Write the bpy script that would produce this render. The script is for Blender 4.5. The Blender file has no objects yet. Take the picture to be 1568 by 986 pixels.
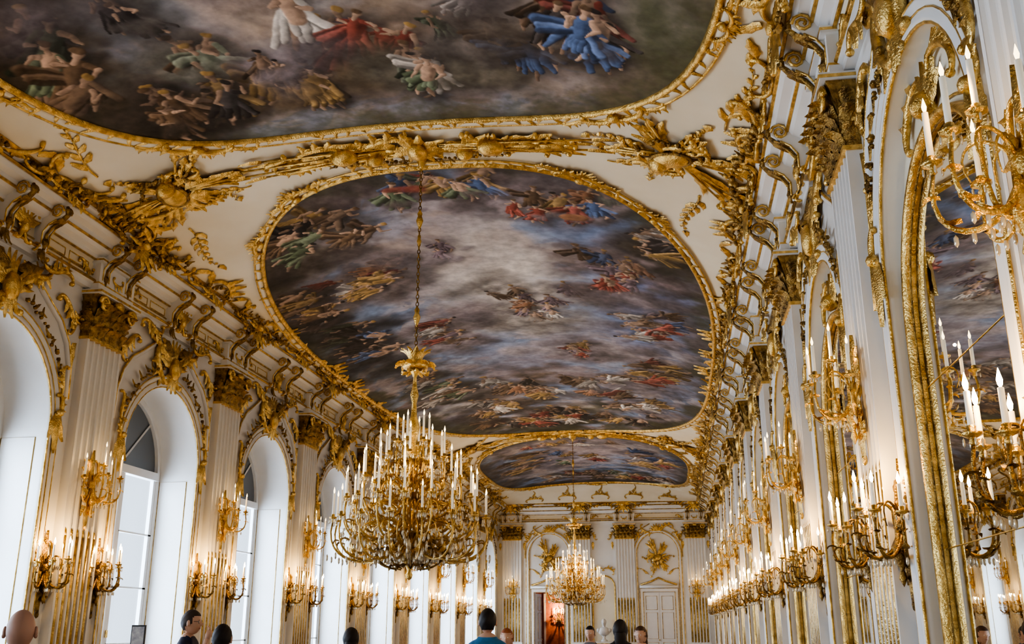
import bpy, math, random
import numpy as np
from mathutils import Vector, Matrix
random.seed(7)
R=random.uniform
pi=math.pi
XL,XR=-7.95,1.72
XC=(XL+XR)/2
PIT=4.17
YE=45.72
YB=YE-12*PIT
PIERS=[YE-PIT*k for k in range(1,12)]
BAYS=[YE-PIT*(k+.5) for k in range(12)]
scene=bpy.context.scene
COL=scene.collection

# ------------------------------------------------------------ materials
def newmat(name):
    m=bpy.data.materials.new(name); m.use_nodes=True
    nt=m.node_tree; b=nt.nodes['Principled BSDF']
    return m,nt,b
def pmat(name,col,rough=.5,metal=0,col2=None,scale=6,bump=0,bscale=40,emis=None,es=0,trans=0,detail=4):
    m,nt,b=newmat(name)
    b.inputs['Roughness'].default_value=rough
    b.inputs['Metallic'].default_value=metal
    b.inputs['Base Color'].default_value=(*col,1)
    tc=nt.nodes.new('ShaderNodeTexCoord')
    if col2:
        n=nt.nodes.new('ShaderNodeTexNoise'); n.inputs['Scale'].default_value=scale; n.inputs['Detail'].default_value=detail
        nt.links.new(tc.outputs['Object'],n.inputs['Vector'])
        r=nt.nodes.new('ShaderNodeValToRGB'); r.color_ramp.elements[0].position=.35; r.color_ramp.elements[1].position=.65
        r.color_ramp.elements[0].color=(*col2,1); r.color_ramp.elements[1].color=(*col,1)
        nt.links.new(n.outputs['Fac'],r.inputs['Fac']); nt.links.new(r.outputs['Color'],b.inputs['Base Color'])
    if bump:
        n2=nt.nodes.new('ShaderNodeTexNoise'); n2.inputs['Scale'].default_value=bscale; n2.inputs['Detail'].default_value=3
        nt.links.new(tc.outputs['Object'],n2.inputs['Vector'])
        bp=nt.nodes.new('ShaderNodeBump'); bp.inputs['Strength'].default_value=bump; bp.inputs['Distance'].default_value=.02
        nt.links.new(n2.outputs['Fac'],bp.inputs['Height']); nt.links.new(bp.outputs['Normal'],b.inputs['Normal'])
    if emis:
        b.inputs['Emission Color'].default_value=(*emis,1); b.inputs['Emission Strength'].default_value=es
    if trans: b.inputs['Transmission Weight'].default_value=trans
    return m
STUC=pmat('white_stucco',(.84,.835,.81),.42,0,(.77,.765,.74),1.2)
CREAM=pmat('cream_stucco',(.84,.78,.63),.5,0,(.77,.69,.52),.9)
GOLD=pmat('gilding',(.93,.67,.26),.28,.84,(.52,.32,.09),11,.55,60)
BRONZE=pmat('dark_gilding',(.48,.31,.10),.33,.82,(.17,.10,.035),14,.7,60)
WAX=pmat('candle_wax',(.9,.86,.76),.5,emis=(1,.85,.6),es=.2)
BULB=pmat('candle_bulb',(1,.8,.5),.4,emis=(1,.74,.36),es=32)
BULB2=pmat('candle_bulb_dim',(1,.85,.6),.4,emis=(1,.78,.45),es=3.5)
for m in (WAX,BULB,BULB2):
    try: m.cycles.emission_sampling='NONE'
    except Exception: pass
CRYS=pmat('crystal',(.92,.84,.66),.06,.3,trans=.3)
MIRR=pmat('mirror_glass',(.90,.90,.87),.008,1.0)
WOODW=pmat('white_paint',(.82,.82,.81),.35,0,(.78,.78,.77),3)
LUN=pmat('lunette_glass',(.16,.18,.2),.15)
MARB=pmat('marble',(.8,.78,.74),.35,0,(.6,.58,.55),4)
REDW=pmat('red_damask',(.42,.15,.08),.7,0,(.30,.10,.05),8)
def glassmat():
    m=bpy.data.materials.new('window_glass'); m.use_nodes=True; nt=m.node_tree; nt.nodes.clear()
    o=nt.nodes.new('ShaderNodeOutputMaterial'); mx=nt.nodes.new('ShaderNodeMixShader'); t=nt.nodes.new('ShaderNodeBsdfTransparent'); g=nt.nodes.new('ShaderNodeBsdfGlossy')
    g.inputs['Roughness'].default_value=.05; mx.inputs[0].default_value=.08
    nt.links.new(t.outputs[0],mx.inputs[1]); nt.links.new(g.outputs[0],mx.inputs[2]); nt.links.new(mx.outputs[0],o.inputs[0]); return m
GLASS=glassmat()
def floormat():
    m,nt,b=newmat('parquet')
    tc=nt.nodes.new('ShaderNodeTexCoord'); br=nt.nodes.new('ShaderNodeTexBrick')
    br.inputs['Scale'].default_value=1.0; br.inputs['Brick Width'].default_value=.6; br.inputs['Row Height'].default_value=.12
    br.inputs['Color1'].default_value=(.37,.26,.16,1); br.inputs['Color2'].default_value=(.28,.19,.11,1); br.inputs['Mortar'].default_value=(.06,.03,.015,1); br.inputs['Mortar Size'].default_value=.004
    mp=nt.nodes.new('ShaderNodeMapping'); mp.inputs['Rotation'].default_value=(0,0,pi/4)
    nt.links.new(tc.outputs['Object'],mp.inputs['Vector']); nt.links.new(mp.outputs[0],br.inputs['Vector']); nt.links.new(br.outputs['Color'],b.inputs['Base Color'])
    b.inputs['Roughness'].default_value=.25
    return m
FLOOR=floormat()
MATS=[STUC,CREAM,GOLD,BRONZE,WAX,BULB,CRYS,MIRR,WOODW,LUN,GLASS,MARB,REDW,BULB2]
S_,C_,G_,B_,W_,F_,X_,M_,P_,L_,GL_,MA_,RD_,F2_=range(14)

# ------------------------------------------------------------ mesh builder
class MB:
    def __init__(s): s.v=[];s.f=[];s.m=[];s.s=[];s.T=None;s.mat=0;s.sm=True
    def add(s,vs,fs):
        o=len(s.v)
        if s.T: vs=[s.T(p) for p in vs]
        s.v.extend([tuple(p) for p in vs]); s.f.extend([tuple(i+o for i in f) for f in fs])
        s.m.extend([s.mat]*len(fs)); s.s.extend([s.sm]*len(fs))
    def box(s,x0,x1,y0,y1,z0,z1):
        sm=s.sm; s.sm=False
        s.add([(x,y,z) for x in (x0,x1) for y in (y0,y1) for z in (z0,z1)],[(0,1,3,2),(4,6,7,5),(0,4,5,1),(2,3,7,6),(0,2,6,4),(1,5,7,3)]); s.sm=sm
    def tube(s,pts,r,seg=6,closed=False):
        n=len(pts); P=[Vector(p) for p in pts]
        if not hasattr(r,'__len__'): r=[r]*n
        vs=[];fs=[]; N=None
        for i in range(n):
            if closed: t=P[(i+1)%n]-P[i-1]
            else: t=P[min(i+1,n-1)]-P[max(i-1,0)]
            if t.length<1e-9: t=Vector((0,0,1))
            t.normalize()
            if N is None:
                a=Vector((0,0,1)) if abs(t.z)<.8 else Vector((1,0,0))
                N=(a-t*a.dot(t)).normalized()
            else:
                N=N-t*N.dot(t)
                N=N.normalized() if N.length>1e-6 else t.orthogonal().normalized()
            B=t.cross(N)
            for k in range(seg):
                a=2*pi*k/seg; vs.append(P[i]+(N*math.cos(a)+B*math.sin(a))*r[i])
        m=n if closed else n-1
        for i in range(m):
            j=(i+1)%n
            for k in range(seg):
                l=(k+1)%seg; fs.append((i*seg+k,i*seg+l,j*seg+l,j*seg+k))
        if not closed:
            fs.append(tuple(range(seg-1,-1,-1))); fs.append(tuple((n-1)*seg+k for k in range(seg)))
        s.add(vs,fs)
    def lathe(s,prof,seg=12,c=(0,0,0)):
        vs=[];fs=[];n=len(prof)
        for r,z in prof:
            for k in range(seg):
                a=2*pi*k/seg; vs.append((c[0]+r*math.cos(a),c[1]+r*math.sin(a),c[2]+z))
        for i in range(n-1):
            for k in range(seg):
                l=(k+1)%seg; fs.append((i*seg+k,i*seg+l,(i+1)*seg+l,(i+1)*seg+k))
        s.add(vs,fs)
    def blob(s,u,v,h,a,b=None,c=None,seg=7,rings=4,rot=0):
        b=a if b is None else b; c=a if c is None else c
        cr,sr=math.cos(rot),math.sin(rot)
        vs=[(u,v,h-c)];fs=[]
        for i in range(1,rings):
            ph=-pi/2+pi*i/rings
            for k in range(seg):
                t=2*pi*k/seg; x=a*math.cos(ph)*math.cos(t);y=b*math.cos(ph)*math.sin(t); vs.append((u+x*cr-y*sr,v+x*sr+y*cr,h+c*math.sin(ph)))
        vs.append((u,v,h+c))
        for k in range(seg): fs.append((0,1+(k+1)%seg,1+k))
        for i in range(rings-2):
            for k in range(seg):
                l=(k+1)%seg; fs.append((1+i*seg+k,1+i*seg+l,1+(i+1)*seg+l,1+(i+1)*seg+k))
        o=1+(rings-2)*seg
        for k in range(seg): fs.append((o+k,o+(k+1)%seg,len(vs)-1))
        s.add(vs,fs)
    def leaf(s,u,v,ang,L,W,h=0,bulge=None,bend=0,n=7):
        bulge=W*.35 if bulge is None else bulge
        vs=[];fs=[];x,y=u,v
        for i in range(n):
            t=i/(n-1); a=ang+bend*t
            w=W*.5*math.sin(pi*min(1,.12+.88*t)**.85)*(1.18 if i%2 else .85)
            if i==n-1: w=W*.02
            nx,ny=-math.sin(a),math.cos(a)
            vs+= [(x+nx*w,y+ny*w,h),(x,y,h+bulge*(1-.5*t)+.004),(x-nx*w,y-ny*w,h)]
            x+=math.cos(a)*L/(n-1); y+=math.sin(a)*L/(n-1)
        for i in range(n-1):
            o=i*3; fs+=[(o,o+1,o+4,o+3),(o+1,o+2,o+5,o+4)]
        s.add(vs,fs)
    def leaf3(s,b,up,out,L,W,curl=2.2,n=7):
        b=Vector(b);up=Vector(up).normalized();out=Vector(out).normalized();sd=up.cross(out)
        vs=[];fs=[]
        for i in range(n):
            t=i/(n-1);a=curl*t**1.8
            d=up*math.cos(a)+out*math.sin(a); nn=out*math.cos(a)-up*math.sin(a)
            w=W*.5*(1-t**3)*(1.1 if i%2 else .85)+.002
            vs+=[b+sd*w,b+nn*W*.22,b-sd*w]
            b=b+d*(L/(n-1))
        for i in range(n-1):
            o=i*3; fs+=[(o,o+1,o+4,o+3),(o+1,o+2,o+5,o+4)]
        s.add(vs,fs)
    def rs(s,u,v,ang,size,kind='C',flip=1,th=.03,h=0,leaves=True,seg=5):
        pts=UNIT[kind]; ca,sa=math.cos(ang),math.sin(ang); out=[]
        for (x,y) in pts:
            y*=flip; out.append((u+size*(x*ca-y*sa),v+size*(x*sa+y*ca),h))
        n=len(out); rr=[th*(.35+.75*math.sin(pi*min(1,max(0,(i+2)/(n+3))))) for i in range(n)]
        s.tube(out,rr,seg)
        s.blob(*out[0][:2],h,th*1.1,seg=6); s.blob(*out[-1][:2],h,th*1.1,seg=6)
        if leaves:
            for i in (n//3,n//2,2*n//3):
                p,q=out[i-1],out[i+1]; a=math.atan2(q[1]-p[1],q[0]-p[0])
                s.leaf(out[i][0],out[i][1],a-flip*.9,size*.34,size*.15,h=h,bend=flip*-.8)
                s.leaf(out[i][0],out[i][1],a-flip*.5,size*.24,size*.12,h=h,bend=flip*.6)
    def sweep(s,pts,nrm,prof,closed=False):
        n=len(pts);m=len(prof);vs=[];fs=[]
        for p,q in zip(pts,nrm):
            for o,h in prof: vs.append((p[0]+q[0]*o,p[1]+q[1]*o,h))
        for i in range(n if closed else n-1):
            j=(i+1)%n
            for k in range(m-1): fs.append((i*m+k,i*m+k+1,j*m+k+1,j*m+k))
        s.add(vs,fs)
    def garland(s,pts,r,h=0,dens=1.0):
        for i in range(len(pts)-1):
            a,b=pts[i],pts[i+1]; L=math.hypot(b[0]-a[0],b[1]-a[1]); k=max(1,int(L/(r*1.3)*dens)); an=math.atan2(b[1]-a[1],b[0]-a[0])
            for j in range(k):
                t=(j+R(0,.6))/k; x=a[0]+(b[0]-a[0])*t+R(-.6,.6)*r; y=a[1]+(b[1]-a[1])*t+R(-.6,.6)*r
                s.blob(x,y,h+R(0,.5)*r,r*R(.45,.8),seg=5,rings=3)
                if random.random()<.7: s.leaf(x,y,an+R(-1.6,1.6)+(pi if random.random()<.4 else 0),r*R(2,3.4),r*R(.9,1.3),h=h+.2*r,bend=R(-1,1),n=5)
    def spray(s,u,v,ang,L,bend=1.0,th=.012,h=.01,lw=.06):
        x,y=u,v;n=12;pts=[]
        for i in range(n+1):
            t=i/n;a=ang+bend*math.sin(t*pi*1.2);pts.append((x,y,h+.008))
            if i>1:
                sgn=1 if i%2 else -1
                s.leaf(x,y,a+sgn*.75,L*.17*(1.25-t),lw*(1.2-t*.6),h=h,bend=-sgn*.6,n=5)
            x+=math.cos(a)*L/n;y+=math.sin(a)*L/n
        s.tube(pts,[th*(1-.6*i/n) for i in range(n+1)],4)
        s.leaf(x,y,a,L*.16,lw,h=h,n=5)
def unit(kind):
    N=30;x=y=0;a=0;pts=[]
    for i in range(N+1):
        t=i/N; q=2*t-1; k=(1.6+22*abs(q)**4)
        if kind=='S' and q<0: k=-k
        pts.append((x,y)); a+=k/N; x+=math.cos(a)/N; y+=math.sin(a)/N
    cx=(min(p[0] for p in pts)+max(p[0] for p in pts))/2;cy=(min(p[1] for p in pts)+max(p[1] for p in pts))/2
    i0,i1=N//4,3*N//4; d=math.atan2(pts[i1][1]-pts[i0][1],pts[i1][0]-pts[i0][0])
    q=[]
    for p in pts:
        X,Y=p[0]-cx,p[1]-cy; q.append((X*math.cos(-d)-Y*math.sin(-d),X*math.sin(-d)+Y*math.cos(-d)))
    e=max(p[0] for p in q)-min(p[0] for p in q)
    return [(p[0]/e,p[1]/e) for p in q]
UNIT={'C':unit('C'),'S':unit('S')}

def mesh(name,mb,mats=None):
    me=bpy.data.meshes.new(name); me.from_pydata(mb.v,[],mb.f)
    used=sorted(set(mb.m)); mp={a:i for i,a in enumerate(used)}
    for a in used: me.materials.append((mats or MATS)[a])
    me.polygons.foreach_set('material_index',[mp[a] for a in mb.m]); me.polygons.foreach_set('use_smooth',mb.s); me.update()
    return me
def obj(name,me,loc=(0,0,0),rz=0,parent=None,scale=None):
    o=bpy.data.objects.new(name,me); o.location=loc; o.rotation_euler=(0,0,rz); COL.objects.link(o)
    if parent: o.parent=parent
    if scale: o.scale=scale
    return o
def empty(name,loc=(0,0,0),rz=0):
    o=bpy.data.objects.new(name,None); o.location=loc;o.rotation_euler=(0,0,rz);COL.objects.link(o);o.empty_display_size=.2;return o
TW=lambda p:(p[2],p[0],p[1])     # wall ornament (along, height, depth) -> local

def archpath(w,zs,z0,n=24,rz=None):
    rz=w if rz is None else rz
    pts=[(-w,z0),(-w,zs*.5+z0*.5)];nr=[(-1,0),(-1,0)]
    for i in range(n+1):
        a=pi-pi*i/n; pts.append((w*math.cos(a),zs+rz*math.sin(a))); nr.append((math.cos(a),math.sin(a)))
    pts+=[(w,zs*.5+z0*.5),(w,z0)];nr+=[(1,0),(1,0)]
    return pts,nr
def bead(off,r,h): return [(off+r*math.cos(a),h+r*math.sin(a)) for a in [2*pi*k/6 for k in range(7)]]

# ------------------------------------------------------------ shell
ZT=6.15; WO=1.2; ZS=4.08
def wallgeo(mb,centers,half,w,zs,depth,z0=0):
    mb.sm=False
    for c in centers:
        pts,_=archpath(w,zs,z0)
        mb.mat=S_
        def q(a,b): mb.add([(a[0]+c,a[1],0),(b[0]+c,b[1],0),(b[0]+c,ZT,0),(a[0]+c,ZT,0)],[(0,1,2,3)])
        mb.add([(c-half,0,0),(c-w,0,0),(c-w,ZT,0),(c-half,ZT,0)],[(0,1,2,3)])
        mb.add([(c+w,0,0),(c+half,0,0),(c+half,ZT,0),(c+w,ZT,0)],[(0,1,2,3)])
        for i in range(2,len(pts)-3): q(pts[i],pts[i+1])
        mb.sm=True
        mb.add([(p[0]+c,p[1],h) for p in pts for h in (0,-depth)],[(2*i,2*i+1,2*i+3,2*i+2) for i in range(len(pts)-1)])
        mb.sm=False
mb=MB(); mb.T=lambda p:(XL+p[2],p[0],p[1]); wallgeo(mb,BAYS,PIT/2,WO,ZS,.75)
obj('wall_left',mesh('wall_left',mb))
mb=MB(); mb.T=lambda p:(XR-p[2],p[0],p[1]); wallgeo(mb,BAYS,PIT/2,WO,ZS,.12)
mb.mat=C_
for c in BAYS: mb.add([(c-WO-.02,0,-.12),(c+WO+.02,0,-.12),(c+WO+.02,5.35,-.12),(c-WO-.02,5.35,-.12)],[(0,1,2,3)])
obj('wall_right',mesh('wall_right',mb))
mb=MB(); mb.sm=False
DX0,DX1,DZ=XC-3.15,XC-1.75,3.1
for a,b,z0,z1 in ((XL,DX0,0,ZT),(DX1,XR,0,ZT),(DX0,DX1,DZ,ZT)):
    mb.add([(a,YE,z0),(b,YE,z0),(b,YE,z1),(a,YE,z1)],[(0,1,2,3)])
for a in (DX0,DX1): mb.add([(a,YE,0),(a,YE+.5,0),(a,YE+.5,DZ),(a,YE,DZ)],[(0,1,2,3)])
mb.add([(DX0,YE,DZ),(DX1,YE,DZ),(DX1,YE+.5,DZ),(DX0,YE+.5,DZ)],[(0,1,2,3)])
obj('wall_end',mesh('wall_end',mb))
mb=MB(); mb.mat=RD_; mb.sm=False
x0,x1,y0,y1=XC-5,XC,YE+.5,YE+5
mb.add([(x0,y0,0),(x1,y0,0),(x1,y1,0),(x0,y1,0),(x0,y0,4),(x1,y0,4),(x1,y1,4),(x0,y1,4)],[(0,1,2,3),(4,5,6,7),(1,2,6,5),(2,3,7,6),(3,0,4,7)])
mb.mat=S_; mb.box(XC-3.35,XC-3.25,y1-.05,y1-.01,0,3.2); mb.box(XC-1.75,XC-1.65,y1-.05,y1-.01,0,3.2)
obj('wall_antechamber',mesh('wall_antechamber',mb))
mb=MB(); mb.sm=False; mb.mat=S_; mb.add([(XL,YB,0),(XR,YB,0),(XR,YB,7),(XL,YB,7)],[(0,1,2,3)]); obj('wall_back',mesh('wall_back',mb))
me=bpy.data.meshes.new('floor'); me.from_pydata([(XL-.8,YB,0),(XR+.2,YB,0),(XR+.2,YE+5,0),(XL-.8,YE+5,0)],[],[(0,1,2,3)]); me.materials.append(FLOOR); obj('floor',me)

# vault
HV=(XR-XL)/2-.5
def vz(u,v):
    u=np.asarray(u,float);v=np.asarray(v,float)
    t=np.minimum(1,np.abs(u)/HV); e=np.minimum(YE-.5-v,v-YB-.5); q=np.clip(1-e/2.6,0,1)
    return 6.98+.80*(1-t**2.3)*(1-q**2.5)
TC=lambda p:(XC+p[0],p[1],float(vz(p[0],p[1]))-p[2])
nx,ny=64,200
us=np.linspace(-HV-.03,HV+.03,nx);vs_=np.linspace(YB+.47,YE-.47,ny)
mb=MB();mb.mat=C_
mb.add([(XC+u,v,float(vz(u,v))) for v in vs_ for u in us],[(j*nx+i,(j+1)*nx+i,(j+1)*nx+i+1,j*nx+i+1) for j in range(ny-1) for i in range(nx-1)])
obj('ceiling',mesh('ceiling',mb))

# cornice running round the room
def ring(mb,prof):
    vs=[];fs=[];m=len(prof)
    for cx,cy,sx,sy in ((XL,YB,1,1),(XR,YB,-1,1),(XR,YE,-1,-1),(XL,YE,1,-1)):
        for d,z in prof: vs.append((cx+sx*d,cy+sy*d,z))
    for i in range(4):
        j=(i+1)%4
        for k in range(m-1): fs.append((i*m+k,j*m+k,j*m+k+1,i*m+k+1))
    mb.add(vs,fs)
mb=MB();mb.sm=False;mb.mat=S_
ring(mb,[(0,6.12),(.09,6.12),(.09,6.19),(.13,6.21),(.13,6.26),(.08,6.30)])
mb.mat=C_; ring(mb,[(.08,6.30),(.08,6.50),(.11,6.53)])
mb.mat=S_; ring(mb,[(.11,6.53),(.16,6.56),(.16,6.60),(.24,6.64),(.30,6.72),(.31,6.77),(.40,6.80),(.44,6.84),(.44,6.91),(.50,6.95),(.52,7.02),(.45,7.06)])
mb.mat=G_;mb.sm=True
for d,z,r in ((.135,6.235,.022),(.13,6.54,.018),(.29,6.70,.02),(.45,6.875,.024),(.53,7.0,.035),(.09,6.33,.012)):
    ring(mb,[(d+r*math.cos(a),z+r*math.sin(a)) for a in [2*pi*k/6 for k in range(7)]])
obj('trim_cornice',mesh('trim_cornice',mb))

# ------------------------------------------------------------ pier / pilaster module
def bracket(mb,s):
    mb.T=None; w=.075
    pr=[(.08,6.16),(.15,6.17),(.19,6.22),(.185,6.30),(.19,6.42),(.26,6.52),(.36,6.58),(.46,6.66),(.47,6.74),(.42,6.79),(.08,6.80)]
    n=len(pr); mb.mat=S_; mb.sm=False
    vs=[(d,s-w,z) for d,z in pr]+[(d,s+w,z) for d,z in pr]
    mb.add(vs,[tuple(range(n)),tuple(range(2*n-1,n-1,-1))]+[(i,i+n,(i+1)%n+n,(i+1)%n) for i in range(n)])
    mb.sm=True; mb.mat=G_
    for sg in (-1,1):
        y=s+sg*(w+.004)
        for cd,cz,r in ((.37,6.69,.095),(.13,6.22,.06)):
            pts=[(cd+r*(1-.8*t/14)*math.cos(t*.75),y,cz+r*(1-.8*t/14)*math.sin(t*.75)) for t in range(15)]
            mb.tube(pts,.017,5)
        mb.tube([(.2,y,6.26),(.2,y,6.42),(.27,y,6.52),(.37,y,6.58)],.012,4)
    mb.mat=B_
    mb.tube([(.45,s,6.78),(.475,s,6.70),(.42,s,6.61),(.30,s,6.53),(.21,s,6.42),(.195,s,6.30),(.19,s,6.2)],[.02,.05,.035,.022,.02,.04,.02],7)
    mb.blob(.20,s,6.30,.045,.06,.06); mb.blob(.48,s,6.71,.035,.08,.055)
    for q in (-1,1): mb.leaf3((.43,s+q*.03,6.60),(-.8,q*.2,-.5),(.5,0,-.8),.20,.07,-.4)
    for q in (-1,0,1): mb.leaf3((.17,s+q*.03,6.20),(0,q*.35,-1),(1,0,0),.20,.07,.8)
def pilaster_mesh():
    mb=MB(); hw=.40; d0=.13
    nf=6; fw=2*hw/nf; sec=[(0,-hw-.03),(d0,-hw-.03),(d0,-hw+.018)]
    for k in range(nf):
        c=-hw+fw*(k+.5)
        for j in range(7):
            a=pi*j/6; sec.append((d0-.05*math.sin(a),c-(fw*.38)*math.cos(a)))
    sec+=[(d0,hw-.018),(d0,hw+.03),(0,hw+.03)]
    m=len(sec);mb.mat=S_;mb.sm=False
    mb.add([(d,s,z) for z in (.95,5.42) for d,s in sec],[(i,i+1,m+i+1,m+i) for i in range(m-1)])
    mb.sm=True;mb.mat=G_
    for k in range(nf):
        c=-hw+fw*(k+.5)
        mb.tube([(d0-.028,c,z) for z in (.98,2.75)],[.034,.03],6)
        mb.blob(d0-.03,c,2.78,.03,.03,.07,6,4)
    mb.sm=False;mb.mat=S_
    mb.box(0,.2,-hw-.1,hw+.1,0,.8); mb.box(0,.23,-hw-.12,hw+.12,.8,.88); mb.box(0,.19,-hw-.07,hw+.07,.88,.95)
    mb.mat=G_;mb.box(.2,.21,-hw,-hw+.02,.12,.7);mb.box(.2,.21,hw-.02,hw,.12,.7);mb.box(.2,.21,-hw,hw,.68,.7);mb.box(.2,.21,-hw,hw,.12,.14)
    mb.box(0,d0+.03,-hw-.05,hw+.05,5.40,5.44)
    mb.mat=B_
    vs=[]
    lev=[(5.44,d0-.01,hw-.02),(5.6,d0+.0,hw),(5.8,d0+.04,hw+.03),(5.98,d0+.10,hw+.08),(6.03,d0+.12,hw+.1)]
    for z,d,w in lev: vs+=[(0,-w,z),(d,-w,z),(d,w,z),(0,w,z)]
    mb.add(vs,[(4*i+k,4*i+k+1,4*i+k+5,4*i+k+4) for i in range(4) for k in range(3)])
    mb.sm=True
    for row,(z,L,n,W) in enumerate(((5.44,.28,5,.2),(5.56,.34,4,.22),(5.66,.40,5,.18))):
        mb.mat=B_
        for k in range(n):
            s=-hw+2*hw*(k+.5)/n
            mb.leaf3((d0+.02*row,s,z),(.08,0,1),(1,R(-.15,.15),0),L,W,2.7,8)
        for sg in (-1,1): mb.leaf3((d0*.5,sg*hw,z),(0,sg*.1,1),(.3,sg,0),L,W,2.6,8)
    mb.mat=G_
    for sg in (-1,1):
        pts=[(d0+.14,sg*(hw-.05+.12*(1-.85*t/16)*math.cos(t*.8)),5.91+.12*(1-.85*t/16)*math.sin(t*.8)) for t in range(17)]
        mb.tube(pts,[.032-.001*t for t in range(17)],6)
        mb.blob(d0+.14,sg*(hw-.05),5.92,.04)
    mb.blob(d0+.14,0,5.98,.06,.12,.08); mb.mat=B_
    mb.T=TW
    for k in range(5): mb.blob(-.3+.15*k,5.62+R(-.03,.03),d0+.05,.05)
    mb.mat=S_;mb.sm=False;mb.T=None
    mb.box(0,d0+.17,-hw-.12,hw+.12,6.03,6.10); mb.box(0,d0+.07,-hw-.06,hw+.06,6.10,6.50); mb.box(0,d0+.12,-hw-.1,hw+.1,6.50,6.57)
    mb.mat=G_; mb.box(0,d0+.18,-hw-.125,hw+.125,6.05,6.08); mb.box(0,d0+.125,-hw-.105,hw+.105,6.525,6.55); mb.box(0,d0+.075,-hw-.065,hw+.065,6.2,6.22)
    mb.sm=True
    for s in (-.30,.30): bracket(mb,s)
    mb.T=TW;mb.mat=G_
    mb.rs(0,6.36,0,.26,'C',1,.02,d0+.08)
    for sg in (-1,1):
        mb.rs(sg*.60,5.55,sg*.4+pi/2,.40,'S',sg,.024,.03); mb.leaf(sg*.56,5.3,-pi/2,.35,.12,.01)
        mb.rs(sg*.64,6.40,sg*.5,.34,'S',-sg,.022,.10)
    mb.T=lambda p:(.50+p[2]*.9,p[0],6.93+p[1]*.7-.02)
    for sg in (-1,1):
        mb.rs(sg*.3,.02,-sg*.35,.62,'C',-1,.045,.04); mb.rs(sg*.75,-.02,sg*.3,.6,'S',sg,.04,.03)
    for k in range(9): mb.leaf(0,-.02,pi*(.04+.92*k/8),.42,.13,.05,bend=R(-.3,.3))
    mb.blob(0,0,.09,.11,.11,.07)
    for k in range(5): mb.leaf(0,-.05,-pi*(.2+.6*k/4),.5,.14,.05,bend=R(-.3,.3))
    mb.mat=B_; mb.garland([(-1.1,.06),(-.5,-.12),(0,-.18),(.5,-.12),(1.1,.06)],.06,.04)
    return mesh('pilaster',mb)
PM=pilaster_mesh()

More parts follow.
